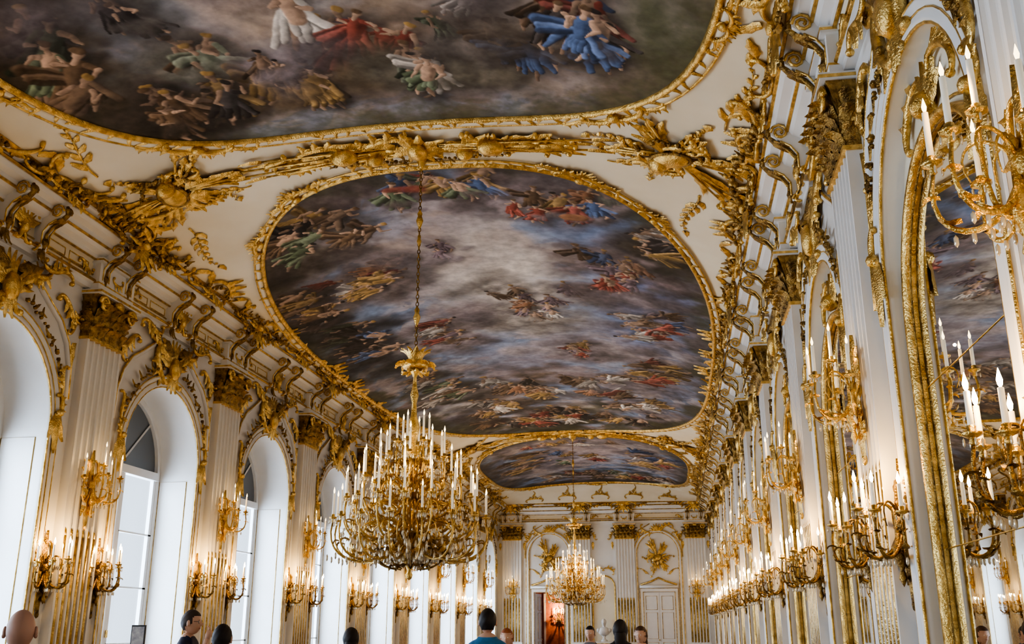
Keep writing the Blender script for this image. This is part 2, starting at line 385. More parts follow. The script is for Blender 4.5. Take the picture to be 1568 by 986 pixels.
def arch_mesh(window):
    mb=MB();mb.T=TW
    pts,nr=archpath(WO,ZS,0)
    mb.mat=S_; mb.sweep(pts,nr,[(0,0),(0,.05),(.03,.07),(.07,.045),(.11,.045),(.14,.075),(.17,.06),(.18,0)])
    mb.mat=G_; mb.sweep(pts,nr,bead(.0,.013,.05)); mb.sweep(pts,nr,bead(.175,.010,.06)); mb.sweep(pts,nr,bead(.09,.007,.05))
    for sg in (-1,1):
        og=[(sg*1.50,4.5),(sg*1.47,4.95),(sg*1.36,5.25),(sg*1.15,5.50),(sg*.85,5.68),(sg*.58,5.86),(sg*.45,6.08)]
        mb.mat=S_; mb.tube([(p[0],p[1],.01) for p in og],.04,6)
        mb.mat=G_; mb.tube([(p[0]+sg*.03,p[1]+.02,.035) for p in og],.018,5)
        mb.rs(sg*1.32,5.72,sg*(-.7)+(0 if sg>0 else pi),.55,'S',sg,.036,.04)
        for k,an in enumerate((-pi/2,-pi/2-.45,-pi/2+.45)): mb.leaf(sg*1.30,4.25,an,.50-.14*(k>0),.15,.07)
        mb.rs(sg*1.30,4.38,pi/2,.30,'C',sg,.03,.08); mb.blob(sg*1.3,4.28,.1,.055)
        mb.rs(sg*1.34,4.72,pi/2+sg*.1,.42,'S',-sg,.026,.06)
        mb.mat=B_; mb.garland([(sg*.35,5.55),(sg*.75,5.36),(sg*1.08,5.06),(sg*1.26,4.75)],.05,.07); mb.mat=G_
        mb.rs(sg*.32,5.62,sg*1.1,.65,'C',-sg,.05,.06)
        mb.rs(sg*.56,5.92,sg*.35,.52,'S',sg,.04,.06)
        mb.rs(sg*.85,6.08,sg*.25,.6,'S',-sg,.035,.12)
        mb.leaf(sg*.25,5.75,(0 if sg>0 else pi)+sg*.5,.5,.16,.06,bend=sg*.6)
    for k in range(11):
        a=pi*(.05+.9*k/10); mb.leaf(0,5.62,a,.46,.13,.06,bend=R(-.2,.2))
    for k in range(5):
        a=-pi*(.25+.5*k/4); mb.leaf(0,5.55,a,.36,.13,.06)
    mb.blob(0,5.6,.10,.14,.19,.09,10,6)
    mb.mat=B_
    for sg in (-1,1): mb.leaf(sg*.1,5.8,pi/2+sg*-.9,.45,.18,.09,bend=-sg*.5)
    mb.mat=S_; mb.sm=True
    for s in (-.36,.36): bracket(mb,s)
    mb.T=TW; mb.mat=G_
    for sg in (-1,1): mb.rs(sg*.13,6.42,pi/2-sg*.2,.44,'C',-sg,.035,.14)
    for k in range(7): mb.leaf(0,6.42,pi*(.1+.8*k/6),.34,.1,.14,bend=R(-.3,.3))
    mb.blob(0,6.4,.15,.08,.11,.06,8,5)
    mb.T=lambda p:(.50+p[2]*.9,p[0],6.93+p[1]*.7-.02); mb.mat=G_
    for sg in (-1,1): mb.rs(sg*.35,0,-sg*.2,.6,'S',sg,.035,.03)
    for k in range(5): mb.leaf(0,-.02,pi*(.15+.7*k/4),.28,.1,.04)
    mb.T=TW; mb.mat=G_
    for a,b in ((-.95,-.5),(.5,.95),(-1.5,-1.05),(1.05,1.5)):
        mb.tube([(a,6.36,.085),(b,6.36,.085),(b,6.47,.085),(a,6.47,.085)],.009,4,True)
    if window:
        mb.T=None
        for sg in (-1,1):
            y=sg*(WO-.004)
            for x0,x1,z0,z1 in ((-.62,-.13,1.0,3.95),(-.62,-.13,.15,.85)):
                mb.tube([(x0,y,z0),(x1,y,z0),(x1,y,z1),(x0,y,z1)],.008,4,True)
    else:
        mb.T=TW
        mb.rs(.36,4.98,-.5,.55,'C',-1,.03,-.07); mb.rs(-.36,4.98,pi+.5,.55,'C',1,.03,-.07)
        for k in range(7): mb.leaf(0,4.86,pi*(.1+.8*k/6),.34,.12,-.08)
        mb.blob(0,4.88,-.05,.10)
    return mesh('arch_surround',mb)
AW=arch_mesh(True); AM=arch_mesh(False)
for y in PIERS:
    obj('trim_pilaster',PM,(XL,y,0)); obj('trim_pilaster',PM,(XR,y,0),pi)
for y in BAYS:
    obj('trim_window_arch',AW,(XL,y,0)); obj('trim_mirror_arch',AM,(XR,y,0),pi)

# windows
def window_mesh():
    mb=MB();mb.T=TW; mb.mat=P_; mb.sm=False
    pts,nr=archpath(WO,ZS,0)
    mb.sweep(pts,nr,[(0,-.62),(-.10,-.62),(-.10,-.70),(0,-.70)])
    mb.T=None
    q=WO-.1
    def bar(s0,s1,z0,z1,d0=-.69,d1=-.63): mb.box(d0,d1,s0,s1,z0,z1)
    bar(-q,q,3.95,4.08,-.70,-.58); bar(-.045,.045,0.1,4.0,-.70,-.60); bar(-q,q,0,.5)
    for z in (1.35,2.2,3.05): bar(-q,q,z-.013,z+.013)
    for s in (-q,q-.08,-.12,.045): bar(s,s+.08,.5,3.95)
    bar(-.02,.02,4.05,5.15)
    for a in (pi/4,3*pi/4):
        mb.tube([(-.66,0,4.1),(-.66,(WO-.06)*math.cos(a),4.08+(WO-.06)*math.sin(a))],.02,4)
    mb.mat=G_; mb.lathe([(.0,-.06),(.02,-.05),(.02,.05),(0,.06)],8,(-.58,.02,1.5))
    mb.T=TW; mb.mat=L_
    lp=[(p[0],p[1]) for p in pts if p[1]>=ZS]
    mb.add([(p[0],p[1],-.68) for p in lp]+[(lp[-1][0],3.97,-.68),(lp[0][0],3.97,-.68)],[tuple(range(len(lp)+2))])
    mb.mat=GL_; mb.add([(-q,.5,-.675),(q,.5,-.675),(q,3.97,-.675),(-q,3.97,-.675)],[(0,1,2,3)])
    mb.T=None; mb.mat=P_
    for k in range(34):
        z=.55+k*.1; mb.box(-.80,-.74,-1.15,-.62,z,z+.015)
    mb.box(-.80,-.74,-.62,-.58,.5,3.95)
    return mesh('window',mb)
WM=window_mesh()
for i,y in enumerate(BAYS):
    obj('window_%d'%(i+1),WM,(XL,y,0))
    L=bpy.data.lights.new('daylight','AREA'); L.shape='RECTANGLE'; L.size=4.6; L.size_y=2.8; L.energy=480; L.color=(.60,.77,1)
    o=bpy.data.objects.new('daylight',L); o.location=(XL-1.35,y,2.5); o.rotation_euler=(0,-pi/2,0); COL.objects.link(o)

# mirrors
def mirror_mesh():
    mb=MB();mb.T=TW; w=1.06; zs=3.64
    pts,nr=archpath(w,zs,.95)
    mb.mat=M_;mb.sm=False; mb.add([(p[0],p[1],-.10) for p in pts],[tuple(range(len(pts)))])
    mb.sm=True; mb.mat=G_; mb.sweep(pts,nr,[(-.02,-.10),(-.02,-.06),(-.005,-.03),(.02,-.02),(.035,-.04),(.045,-.11)])
    mb.sweep(pts,nr,bead(.09,.012,-.11))
    mb.mat=B_; mb.sweep(pts,nr,bead(-.025,.008,-.075))
    mb.mat=G_; mb.tube([(-w,.95,-.06),(w,.95,-.06)],.04,6)
    for z in (2.1,3.2): mb.tube([(-w+.03,z,-.097),(w-.03,z,-.097)],.004,4)
    mb.T=None; mb.mat=S_; mb.sm=False; mb.box(-.11,.12,-1.15,1.15,0,.86); mb.mat=G_; mb.box(.12,.13,-1.0,1.0,.74,.76)
    mb.mat=MA_; mb.box(-.1,.2,-1.17,1.17,.86,.92)
    return mesh('wall_mirror',mb)
MM=mirror_mesh()
for y in BAYS: obj('wall_mirror',MM,(XR,y,0),pi)

# ------------------------------------------------------------ lights: sconces and chandeliers
def bez(p0,p1,p2,p3,n=10):
    out=[]
    for i in range(n+1):
        t=i/n;a=(1-t)**3;b=3*t*(1-t)**2;c=3*t*t*(1-t);d=t**3
        out.append(tuple(a*p0[k]+b*p1[k]+c*p2[k]+d*p3[k] for k in range(3)))
    return out
def candle(mb,x,y,z,h=.2,r=.014,lit=F_,fs=1.0):
    m=mb.mat; mb.mat=G_
    mb.lathe([(.006,-.05),(.02,-.035),(.012,-.015),(.045,0),(.05,.012),(.018,.012),(.022,.04),(r,.045)],8,(x,y,z))
    mb.mat=W_; mb.lathe([(r,.03),(r*.95,h),(.003,h+.006)],7,(x,y,z))
    mb.mat=lit; mb.lathe([(.002,0),(.009*fs,.012*fs),(.012*fs,.030*fs),(.006*fs,.055*fs),(.001,.075*fs)],6,(x,y,z+h))
    mb.mat=m
def sconce_mesh(kind):
    mb=MB(); lit=F_ if kind=='low' else F2_
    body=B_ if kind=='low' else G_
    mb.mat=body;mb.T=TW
    mb.leaf(0,-.15,-pi/2,.50,.16,.02,.05); mb.leaf(-.03,-.2,-pi/2-.35,.3,.09,.02); mb.leaf(.03,-.2,-pi/2+.35,.3,.09,.02)
    mb.leaf(0,.0,pi/2,.42,.14,.02,.05)
    for sg in (-1,1):
        mb.rs(sg*.07,.10,pi/2,.36,'C',sg,.018,.04); mb.rs(sg*.06,-.25,pi/2,.34,'S',sg,.018,.04)
    mb.blob(0,-.05,.05,.06,.09,.06); mb.blob(0,-.62,.03,.025,.05,.025)
    mb.T=None
    arms=[(-78,.25,0),(-40,.29,.02),(0,.31,.05),(40,.29,.02),(78,.25,0)]
    if kind=='up': arms=[(-75,.32,0),(-25,.36,.04),(25,.36,.04),(75,.32,0),(0,.16,.2)]
    for a,r,z in arms:
        a=math.radians(a);c,s=math.cos(a),math.sin(a)
        def P(q,zz): return (.05+q*c,q*s,zz)
        pts=bez(P(0,-.08),P(.35*r,-.42),P(1.25*r,-.34),P(r,z-.04),12)
        mb.mat=body; mb.tube(pts,[.018-.0007*i for i in range(13)],6)
        pts=bez(P(.1*r,-.02),P(.35*r,.18),P(.85*r,.1),P(.6*r,-.08),9)
        mb.tube(pts,[.012-.0009*i for i in range(10)],5)
        mb.leaf3(P(.75*r,-.24),(c,s,-.1),(0,0,-1),.12,.06,-2.2,6)
        mb.leaf3(P(.95*r,-.12),(c,s,.3),(c*.2,s*.2,-1),.10,.05,2.2,6)
        for k in range(3):
            q=(.45+.2*k)*r; zz=-.30
            mb.mat=X_; mb.blob(*P(q,zz-.03),.012,.012,.03,6,3)
        candle(mb,*P(r,z),.20 if kind=='low' else .26,.015,lit,1.2 if kind=='low' else 1)
        mb.mat=X_
        for k in range(4):
            aa=k*pi/2; q=P(r,z-.035); mb.blob(q[0]+.04*math.cos(aa),q[1]+.04*math.sin(aa),q[2],.007,.007,.024,5,3)
    mb.mat=body; mb.lathe([(.0,-.5),(.03,-.44),(.015,-.38),(.05,-.3),(.06,-.22),(.025,-.15),(.02,.0),(.03,.05),(0,.1)],10,(.09,0,0))
    return mesh('wall_sconce',mb)
SL=sconce_mesh('low');SU=sconce_mesh('up')
def plight(par,loc,e,r=.012,col=(1,.60,.22)):
    L=bpy.data.lights.new('candle_glow','POINT');L.energy=e;L.shadow_soft_size=r;L.color=col
    o=bpy.data.objects.new('candle_glow',L);o.location=loc;COL.objects.link(o);o.parent=par
def sconce(x,y,z,rz,kind,e=0):
    o=obj('wall_sconce',SL if kind=='low' else SU,(x,y,z),rz)
    if e: plight(o,(.30,0,.30),e)
for y in PIERS:
    for X,rz in ((XL,0),(XR,pi)):
        sg=1 if rz==0 else -1
        for ds in (-.60,.60): sconce(X+sg*.01,y+ds,2.37,rz,'low',16 if y>1 else 0)
        sconce(X+sg*.135,y,3.50,rz,'up',3.2 if y>1 else 0)
for dx in (-4.1,4.1): sconce(XC+dx,YE-.135,3.3,-pi/2,'up',4)

def chandelier_mesh():
    mb=MB();mb.mat=G_
    mb.lathe([(.0,0),(.03,.02),(.045,.06),(.02,.1),(.05,.16),(.10,.22),(.12,.28),(.06,.34),(.04,.42),(.09,.5),(.13,.6),(.10,.7),(.05,.78),(.04,1.0),(.07,1.1),(.10,1.2),(.05,1.3),(.035,1.5),(.06,1.62),(.08,1.72),(.04,1.85),(.03,2.0),(.055,2.1),(.03,2.2),(.02,2.32),(.06,2.38),(.09,2.44),(.05,2.5),(.02,2.6),(.035,2.66),(0,2.7)],14)
    tiers=[(16,.93,.66,.27,0),(16,.80,.88,.28,.2),(12,.60,1.12,.28,.1),(9,.40,1.36,.28,0),(6,.20,1.54,.28,.2)]
    for n,r,z,h,o in tiers:
        for k in range(n):
            a=2*pi*(k+o*2)/n; c,s=math.cos(a),math.sin(a)
            P=lambda q,zz:(q*c,q*s,zz)
            zb=z-.28
            mb.mat=G_; pts=bez(P(.05,zb+.12),P(.45*r,zb-.35),P(1.15*r,zb-.22),P(r,z-.04),12)
            mb.tube(pts,[.020-.0008*i for i in range(13)],5)
            pts=bez(P(.1,zb+.05),P(.3*r,zb+.35),P(.75*r,zb+.3),P(.62*r,zb+.02),9)
            mb.tube(pts,[.014-.0008*i for i in range(10)],4)
            mb.leaf3(P(.7*r,zb-.1),(c,s,0),(0,0,-1),.18,.08,-2.4,6)
            mb.leaf3(P(.88*r,zb+.03),(c,s,.4),(0,0,-1),.15,.07,2.4,6)
            mb.leaf3(P(.4*r,zb-.02),(c,s,.3),(0,0,1),.16,.08,2.2,6)
            candle(mb,*P(r,z),h*R(.95,1.05),.014,F2_)
            mb.mat=X_
            for j in range(6):
                q=r*(.30+.15*j); mb.blob(*P(q,zb-.16-.02*math.sin(j*2)),.015,.015,.04,6,3)
            for j in range(6):
                aa=j*pi/3; mb.blob(r*c+.045*math.cos(aa),r*s+.045*math.sin(aa),z-.035,.009,.009,.03,5,3)
        mb.mat=X_
        for k in range(n):
            a0=2*pi*(k+o*2)/n;a1=2*pi*(k+1+o*2)/n
            for j in range(1,7):
                t=j/7;a=a0+(a1-a0)*t; mb.blob(r*.92*math.cos(a),r*.92*math.sin(a),z-.1-.10*math.sin(pi*t),.011,.011,.018,5,3)
    mb.mat=B_
    for k in range(10):
        a=2*pi*k/10;c,s=math.cos(a),math.sin(a);P=lambda q,zz:(q*c,q*s,zz)
        mb.tube(bez(P(.08,.5),P(.55,.42),P(.5,.15),P(.16,.12),12),[.02-.001*i for i in range(13)],5)
        mb.leaf3(P(.12,.16),(c,s,.3),(0,0,-1),.2,.09,2.2,7)
        mb.leaf3(P(.34,.34),(c,s,.1),(0,0,-1),.2,.1,2.0,7)
    mb.mat=X_
    for k in range(150):
        a=R(0,2*pi);q=R(.1,.75); mb.blob(q*math.cos(a),q*math.sin(a),.32-.35*(.5-q)+R(-.05,.05),.017,.017,.05,6,3)
    mb.mat=G_
    for k in range(10):
        a=2*pi*k/10;c,s=math.cos(a),math.sin(a)
        mb.leaf3((.07*c,.07*s,2.42),(c*.8,s*.8,.6),(c*.3,s*.3,-1),.27,.12,1.8,7)
        mb.leaf3((.05*c,.05*s,2.48),(c*.35,s*.35,1),(c,s,-.2),.24,.08,1.6,6)
        mb.leaf3((.06*c,.06*s,2.40),(c*.9,s*.9,-.5),(c*.3,s*.3,-1),.18,.08,-1.6,6)
    mb.lathe([(.05,2.40),(.15,2.42),(.17,2.45),(.15,2.48),(.05,2.47)],14)
    return mesh('chandelier',mb)
CM=chandelier_mesh()
def chain_mesh(top):
    mb=MB();mb.mat=B_; z=2.86;i=0
    while z<top:
        n=8;pts=[]
        for k in range(n):
            a=2*pi*k/n; x=.018*math.cos(a);zz=.034*math.sin(a)
            pts.append((x,0,z+.03+zz) if i%2 else (0,x,z+.03+zz))
        mb.tube(pts,.006,4,True); z+=.052;i+=1
    mb.mat=G_
    for q,s in ((top-.06,1.5),(top-1.0,.9),(3.3,.9),(top-1.3,.6)):
        mb.lathe([(.005,-.16*s),(.03*s,-.1*s),(.055*s,-.02*s),(.03*s,.05*s),(.04*s,.09*s),(.005,.16*s)],10,(0,0,q))
    return mesh('suspension_chain',mb)
for (y,e) in ((11.75,32),(32.4,170)):
    zt=float(vz(0,y)); root=empty('chandelier',(XC,y,2.13))
    obj('candle_arms',CM,parent=root,scale=(1,1,1.075)); obj('suspension_chain',chain_mesh(zt-2.13),parent=root)
    for k in range(4):
        a=k*pi/2+.3; plight(root,(.75*math.cos(a),.75*math.sin(a),1.4),e/4,.014,(1,.68,.32))

# ------------------------------------------------------------ frescoes
def vn(x,y,seed):
    xi=np.floor(x).astype(np.int64);yi=np.floor(y).astype(np.int64);xf=x-xi;yf=y-yi
    u=xf*xf*(3-2*xf);v=yf*yf*(3-2*yf)
    def h(a,b):
        n=(a*374761393+b*668265263+seed*974711)&0x7fffffff; n=((n^(n>>13))*1274126177)&0x7fffffff
        return ((n^(n>>16))&0xffff)/65535.
    a=h(xi,yi);b=h(xi+1,yi);c=h(xi,yi+1);d=h(xi+1,yi+1)
    return a+(b-a)*u+(c-a)*v+(a-b-c+d)*u*v
def fbm(x,y,o,seed):
    t=0;a=.5;s=0
    for i in range(o): t=t+a*vn(x,y,seed+i);s+=a;x=x*2.03+11.3;y=y*2.03+5.7;a*=.55
    return t/s
def ss(a,b,x): t=np.clip((x-a)/(b-a),0,1); return t*t*(3-2*t)
FL=(.42,.30,.215);RE=(.25,.07,.05);OC=(.33,.22,.085);BL=(.085,.135,.25);GR=(.10,.13,.08);WH=(.43,.41,.37);BR=(.15,.10,.06);DK=(.035,.03,.028);MV=(.20,.155,.175);OR=(.28,.15,.085);LG=(.22,.25,.19)
class Fresco:
    def __init__(s,yc,hl,hw,n,nb,na):
        s.yc,s.hl,s.hw,s.n=yc,hl,hw,n
        b=np.linspace(-1,1,nb);b[0]=-.9999;b[-1]=.9999
        s.Y=yc+hl*b; e=hw*(1-np.abs(b)**n)**(1/n)
        s.U=np.outer(e,np.linspace(-1,1,na)); s.V=np.repeat(s.Y[:,None],na,1)
        s.C=np.zeros((nb,na,3)); s.nb,s.na=nb,na
        s.rad=(np.abs(s.U/hw)**n+np.abs((s.V-yc)/hl)**n)**(1/n)
        s.edge=np.minimum((1-s.rad)*hw*1.3,9)
        s.U2=s.U+.07*(fbm(s.U*6,s.V*6,3,3)-.5); s.V2=s.V+.07*(fbm(s.U*6,s.V*6,3,9)-.5)
        s.N=fbm(s.U*14,s.V*14,3,21)
    def mix(s,m,col):
        m=m[...,None]; s.C=s.C*(1-m)+np.array(col)*m
    def stroke(s,p,q,r0,r1,col,soft=.25,al=1,sh=.6):
        rm=max(r0,r1)*1.3+.06
        i0=np.searchsorted(s.Y,min(p[1],q[1])-rm);i1=np.searchsorted(s.Y,max(p[1],q[1])+rm)
        if i1-i0<1: return
        U=s.U2[i0:i1];V=s.V2[i0:i1]
        dx,dy=q[0]-p[0],q[1]-p[1];L=dx*dx+dy*dy+1e-9
        t=np.clip(((U-p[0])*dx+(V-p[1])*dy)/L,0,1)
        r=r0+(r1-r0)*t; ex=U-p[0]-dx*t;ey=V-p[1]-dy*t;d=np.sqrt(ex*ex+ey*ey)/r
        a=(1-ss(1-soft,1+soft*.3,d))*al
        if a.max()<=0: return
        lit=.85+sh*(-ex*.75-ey*.45)/r
        lit=np.clip(lit,.2,1.6)*(.75+.5*s.N[i0:i1])
        s.C[i0:i1]=s.C[i0:i1]*(1-a[...,None])+np.array(col)*lit[...,None]*a[...,None]
    def fig(s,u,v,ang,S,drape,skin=FL,dim=None):
        c,n=math.cos(ang),math.sin(ang)
        P=lambda a,b:(u+S*(a*c-b*n),v+S*(a*n+b*c))
        g=lambda k:R(-k,k)
        dim=R(.45,1.05) if dim is None else dim; skin=tuple(x*dim for x in skin); drape=tuple(x*dim for x in drape)
        sk2=tuple(x*.55 for x in skin)
        s.stroke(P(-.35,.05),P(.3,.08),.24*S,.18*S,DK,.9,.5)
        side=random.choice((-1,1))
        kn1=(-.16+g(.08),side*R(.1,.24));kn2=(-.24+g(.08),side*R(-.1,.1))
        for kn,sc in ((kn2,sk2),(kn1,skin)):
            s.stroke(P(-.02,kn[1]*.4),P(*kn),.075*S,.055*S,sc)
            s.stroke(P(*kn),P(kn[0]-R(.2,.27),kn[1]-side*R(0,.14)),.045*S,.024*S,sc)
        d2=[min(1,x*1.45+.03) for x in drape];d3=[x*.4 for x in drape]
        for k in range(12):
            b=-.12+.24*(k/11.)+g(.03); tk=kn1 if k%2 else kn2; f=R(.6,1.15)
            s.stroke(P(.10+g(.04),b*.7),P(tk[0]*f-R(0,.16),b*1.5+tk[1]*.8+g(.05)),R(.035,.07)*S,R(.03,.055)*S,(drape,d3,drape,d2)[k%4],.3,.95,.95)
        if random.random()<.55:
            w=side*R(.8,2.4); x0,y0=R(.1,.25),-side*.08
            for k in range(5): s.stroke(P(x0-.03*k,y0),P(x0+.32*math.cos(w)-.05*k,y0-.36*math.sin(w)*side+.02*k),.05*S,R(.03,.07)*S,(drape,d3,d2)[k%3],.4,.9,.9)
        top=random.choice((skin,drape,drape,d2))
        s.stroke(P(0,0),P(.24,.02),.085*S,.108*S,top); s.stroke(P(.02,.03),P(.2,.05),.03*S,.04*S,tuple(x*.5 for x in top),.8,.6)
        for sg in (-1,1):
            el=(.17+g(.12),sg*R(.12,.19)); sl=skin if random.random()<.6 else drape
            s.stroke(P(.27,sg*.09),P(*el),.042*S,.034*S,sl); s.stroke(P(*el),P(el[0]+R(-.14,.16),el[1]+sg*R(-.12,.1)),.032*S,.018*S,skin)
        h=(.41,g(.04)); s.stroke(P(.3,0),P(*h),.032*S,.036*S,skin)
        s.stroke(P(*h),P(h[0]+.03,h[1]),.054*S,.048*S,skin); s.stroke(P(h[0]+.045,h[1]+.015),P(h[0]+.06,h[1]-.02),.05*S,.045*S,random.choice((BR,BR,DK,OC)),.3)
    def cloud(s,u,v,su,sv,col,n=16,r=.35,al=.75):
        for k in range(n):
            a=R(0,2*pi);q=math.sqrt(R(0,1)); x=u+q*su*math.cos(a);y=v+q*sv*math.sin(a); f=R(.65,1.2)
            s.stroke((x,y),(x+R(-.4,.4)*r*2,y+R(-.2,.2)*r*2),r*R(.5,1),r*R(.4,.9),[c*f for c in col],.85,al,.85)
    def group(s,u,v,n,su,sv,S,ang,cols,cloud=(.26,.23,.24)):
        s.cloud(u,v,su*1.9,sv*2.0,[c*.55 for c in cloud],int(n*2.6),.5,.6)
        s.cloud(u,v,su*1.3,sv*1.3,cloud,int(n*2),.3,.7)
        for k in range(n):
            f=(k+.5)/n
            s.fig(u+random.gauss(0,.55)*su,v+(-1+2*f)*sv*.9,ang+R(-.45,.45),S*R(.85,1.15),random.choice(cols+([BR] if f<.5 else [])),dim=R(.4,.7) if f<.45 else R(.75,1.08))
        s.cloud(u+R(-.5,.5)*su,v+sv*1.05,su*.9,.15,[c*.8 for c in cloud],4,.22,.7)
    def build(s,name):
        Z=vz(s.U,s.V)-.022
        co=np.stack([s.U+XC,s.V,Z],-1).reshape(-1,3)
        nb,na=s.nb,s.na
        idx=np.arange(nb*na).reshape(nb,na)
        f=np.stack([idx[:-1,:-1],idx[1:,:-1],idx[1:,1:],idx[:-1,1:]],-1).reshape(-1,4)
        me=bpy.data.meshes.new(name); me.vertices.add(len(co)); me.vertices.foreach_set('co',co.ravel())
        me.loops.add(f.size); me.loops.foreach_set('vertex_index',f.ravel().astype(np.int32))
        me.polygons.add(len(f)); me.polygons.foreach_set('loop_start',np.arange(0,f.size,4,dtype=np.int32))
        me.polygons.foreach_set('use_smooth',np.ones(len(f),bool)); me.update(calc_edges=True)
        at=me.color_attributes.new('paint','FLOAT_COLOR','POINT')
        C=np.ones((nb*na,4)); C[:,:3]=np.clip(s.C.reshape(-1,3)*np.array((1.32,1.30,1.33)),.008,1); at.data.foreach_set('color',C.ravel())
        me.materials.append(PAINT); return obj(name,me)
def paintmat():
    m,nt,b=newmat('fresco_paint'); a=nt.nodes.new('ShaderNodeAttribute'); a.attribute_name='paint'
    tc=nt.nodes.new('ShaderNodeTexCoord');n=nt.nodes.new('ShaderNodeTexNoise'); n.inputs['Scale'].default_value=6; n.inputs['Detail'].default_value=9
    nt.links.new(tc.outputs['Object'],n.inputs['Vector'])
    r=nt.nodes.new('ShaderNodeMapRange'); r.inputs['From Min'].default_value=.3;r.inputs['From Max'].default_value=.7;r.inputs['To Min'].default_value=.78;r.inputs['To Max'].default_value=1.2
    nt.links.new(n.outputs['Fac'],r.inputs['Value'])
    mx=nt.nodes.new('ShaderNodeVectorMath'); mx.operation='SCALE'; nt.links.new(a.outputs['Color'],mx.inputs[0]); nt.links.new(r.outputs[0],mx.inputs['Scale'])
    nt.links.new(mx.outputs[0],b.inputs['Base Color']); b.inputs['Roughness'].default_value=.6; b.inputs['Specular IOR Level'].default_value=.2
    return m
PAINT=paintmat()
def base(f,seed):
    wu=f.U+1.2*(fbm(f.U*.5,f.V*.5,4,seed+90)-.5)*2; wv=f.V+1.2*(fbm(f.U*.5+9,f.V*.5,4,seed+95)-.5)*2
    a=fbm(wu*.35,wv*.35,5,seed); b=fbm(wu*.7+5,wv*.7,6,seed+30); c=fbm(wu*1.3,wv*1.3,6,seed+60); d=fbm(wu*.55+3,wv*.9,6,seed+75)
    f.C[:]=np.array((.16,.215,.31))
    f.mix(ss(.46,.54,a)*.8,(.25,.20,.19)); f.mix(ss(.50,.58,b)*.65,(.13,.13,.16)); f.mix(ss(.53,.60,c)*.7,(.37,.34,.34)); f.mix(ss(.56,.63,d)*.6,(.32,.26,.21)); f.mix(ss(.57,.65,1-c)*.45,(.11,.105,.12)); f.mix(ss(.57,.64,1-d)*.75,(.22,.30,.42))
def glow(f,u,v,ru,rv,col,al):
    d=np.sqrt(((f.U2-u)/ru)**2+((f.V2-v)/rv)**2)+ (fbm(f.U*1.2,f.V*1.2,5,77)-.5)*1.0
    f.mix((1-ss(.1,1.0,d))*al,col)
f=Fresco(21.95,9.8,4.16,2.9,1150,500); base(f,1)
glow(f,.0,18,2.6,5.0,(.42,.40,.38),.75); glow(f,.2,17.0,1.3,2.8,(.62,.58,.51),.85)
glow(f,2.9,18.5,1.4,3.4,(.15,.27,.54),.85); glow(f,2.3,14.3,1.3,1.3,(.20,.31,.52),.75); glow(f,-1.6,13.8,1.3,1.1,(.25,.32,.44),.85); glow(f,-2.7,17.8,1.,1.4,(.21,.29,.42),.8)
glow(f,-.5,23,2.5,3,(.28,.25,.27),.6); glow(f,1.5,21.5,1.5,2.5,(.33,.31,.34),.6)
for k in range(26):
    u,v=R(-3.4,3.4),R(13,30); f.cloud(u,v,R(.6,1.3),R(.3,.8),random.choice(((.38,.35,.35),(.24,.20,.20),(.44,.41,.37),(.17,.165,.20),(.27,.32,.40),(.33,.27,.24))),16,.45,.5)
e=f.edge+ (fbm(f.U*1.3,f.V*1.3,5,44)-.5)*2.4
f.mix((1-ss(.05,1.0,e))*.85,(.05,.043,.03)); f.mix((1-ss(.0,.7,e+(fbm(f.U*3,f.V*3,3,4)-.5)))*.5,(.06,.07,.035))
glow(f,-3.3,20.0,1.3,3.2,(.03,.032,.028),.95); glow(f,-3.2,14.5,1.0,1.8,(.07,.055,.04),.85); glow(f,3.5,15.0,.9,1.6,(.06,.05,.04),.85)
COLS=[RE,OC,BL,WH,GR,BR,OR,MV]
f.group(.2,12.85,10,1.7,.35,.9,-pi/2,[RE,BR,DK,BL,GR,OC],(.15,.12,.12)); f.stroke((-.8,12.8),(-.3,12.85),.09,.14,RE,.6,.85)
f.group(-2.4,13.9,9,.6,.7,.95,-.6,[BR,GR,DK,OC,WH],(.13,.11,.09))
f.group(-2.0,16.2,9,.6,.75,.9,-.3,[OC,RE,OR,BR,WH],(.17,.14,.13)); f.group(-.6,15.3,2,.4,.4,.65,-pi/2,[WH,MV])
f.group(.5,18.4,11,.9,1.1,.8,-pi/2,[WH,OC,OR,MV,BR],(.38,.35,.31)); f.group(2.4,16.4,12,.65,.95,.95,-pi/2,[RE,WH,BL,OR,MV],(.22,.18,.18))
f.group(3.2,14.7,7,.4,.7,.95,pi,[BR,DK,OC,WH],(.08,.07,.055)); f.group(1.7,13.6,8,.7,.45,.85,-pi/2,[OC,RE,BL,OR])
f.group(-3.1,19.2,10,.5,1.3,1.05,.2,[WH,DK,GR,BL,DK],(.045,.045,.045)); f.group(-1.5,19.9,8,.5,.9,.9,-.5,[WH,MV,RE,BR])
f.group(2.9,19.4,10,.55,1.2,1.0,pi-.6,[BL,WH,RE,MV]); f.group(2.8,23.5,11,.65,1.4,1.15,pi-.6,[OC,WH,RE,BR])
f.group(-.1,25.6,14,1.1,1.2,1.25,-pi/2,[BR,OC,OR,DK,WH],(.16,.12,.09)); f.group(-2.6,24.2,10,.6,1.5,1.2,-.6,[DK,GR,BR,WH],(.06,.06,.045))
f.group(0,29.4,22,2.4,1.1,1.4,-pi/2,[BR,OC,RE,WH,DK],(.10,.095,.06)); f.group(2.4,27.0,9,.7,1.2,1.25,pi-.8,[OC,WH,BR,RE])
f.group(-1.7,27.4,8,.7,1.0,1.25,-pi/2,[BR,DK,OC,WH],(.10,.08,.065)); f.group(-3.4,16.8,6,.3,.9,.95,0,[BR,DK,OC],(.08,.065,.055))
f.group(1.2,21.9,5,.5,.6,.9,-pi/2,[RE,OC,MV])
f.stroke((1.75,14.0),(1.95,14.0),.14,.14,OR); f.build('ceiling_fresco')
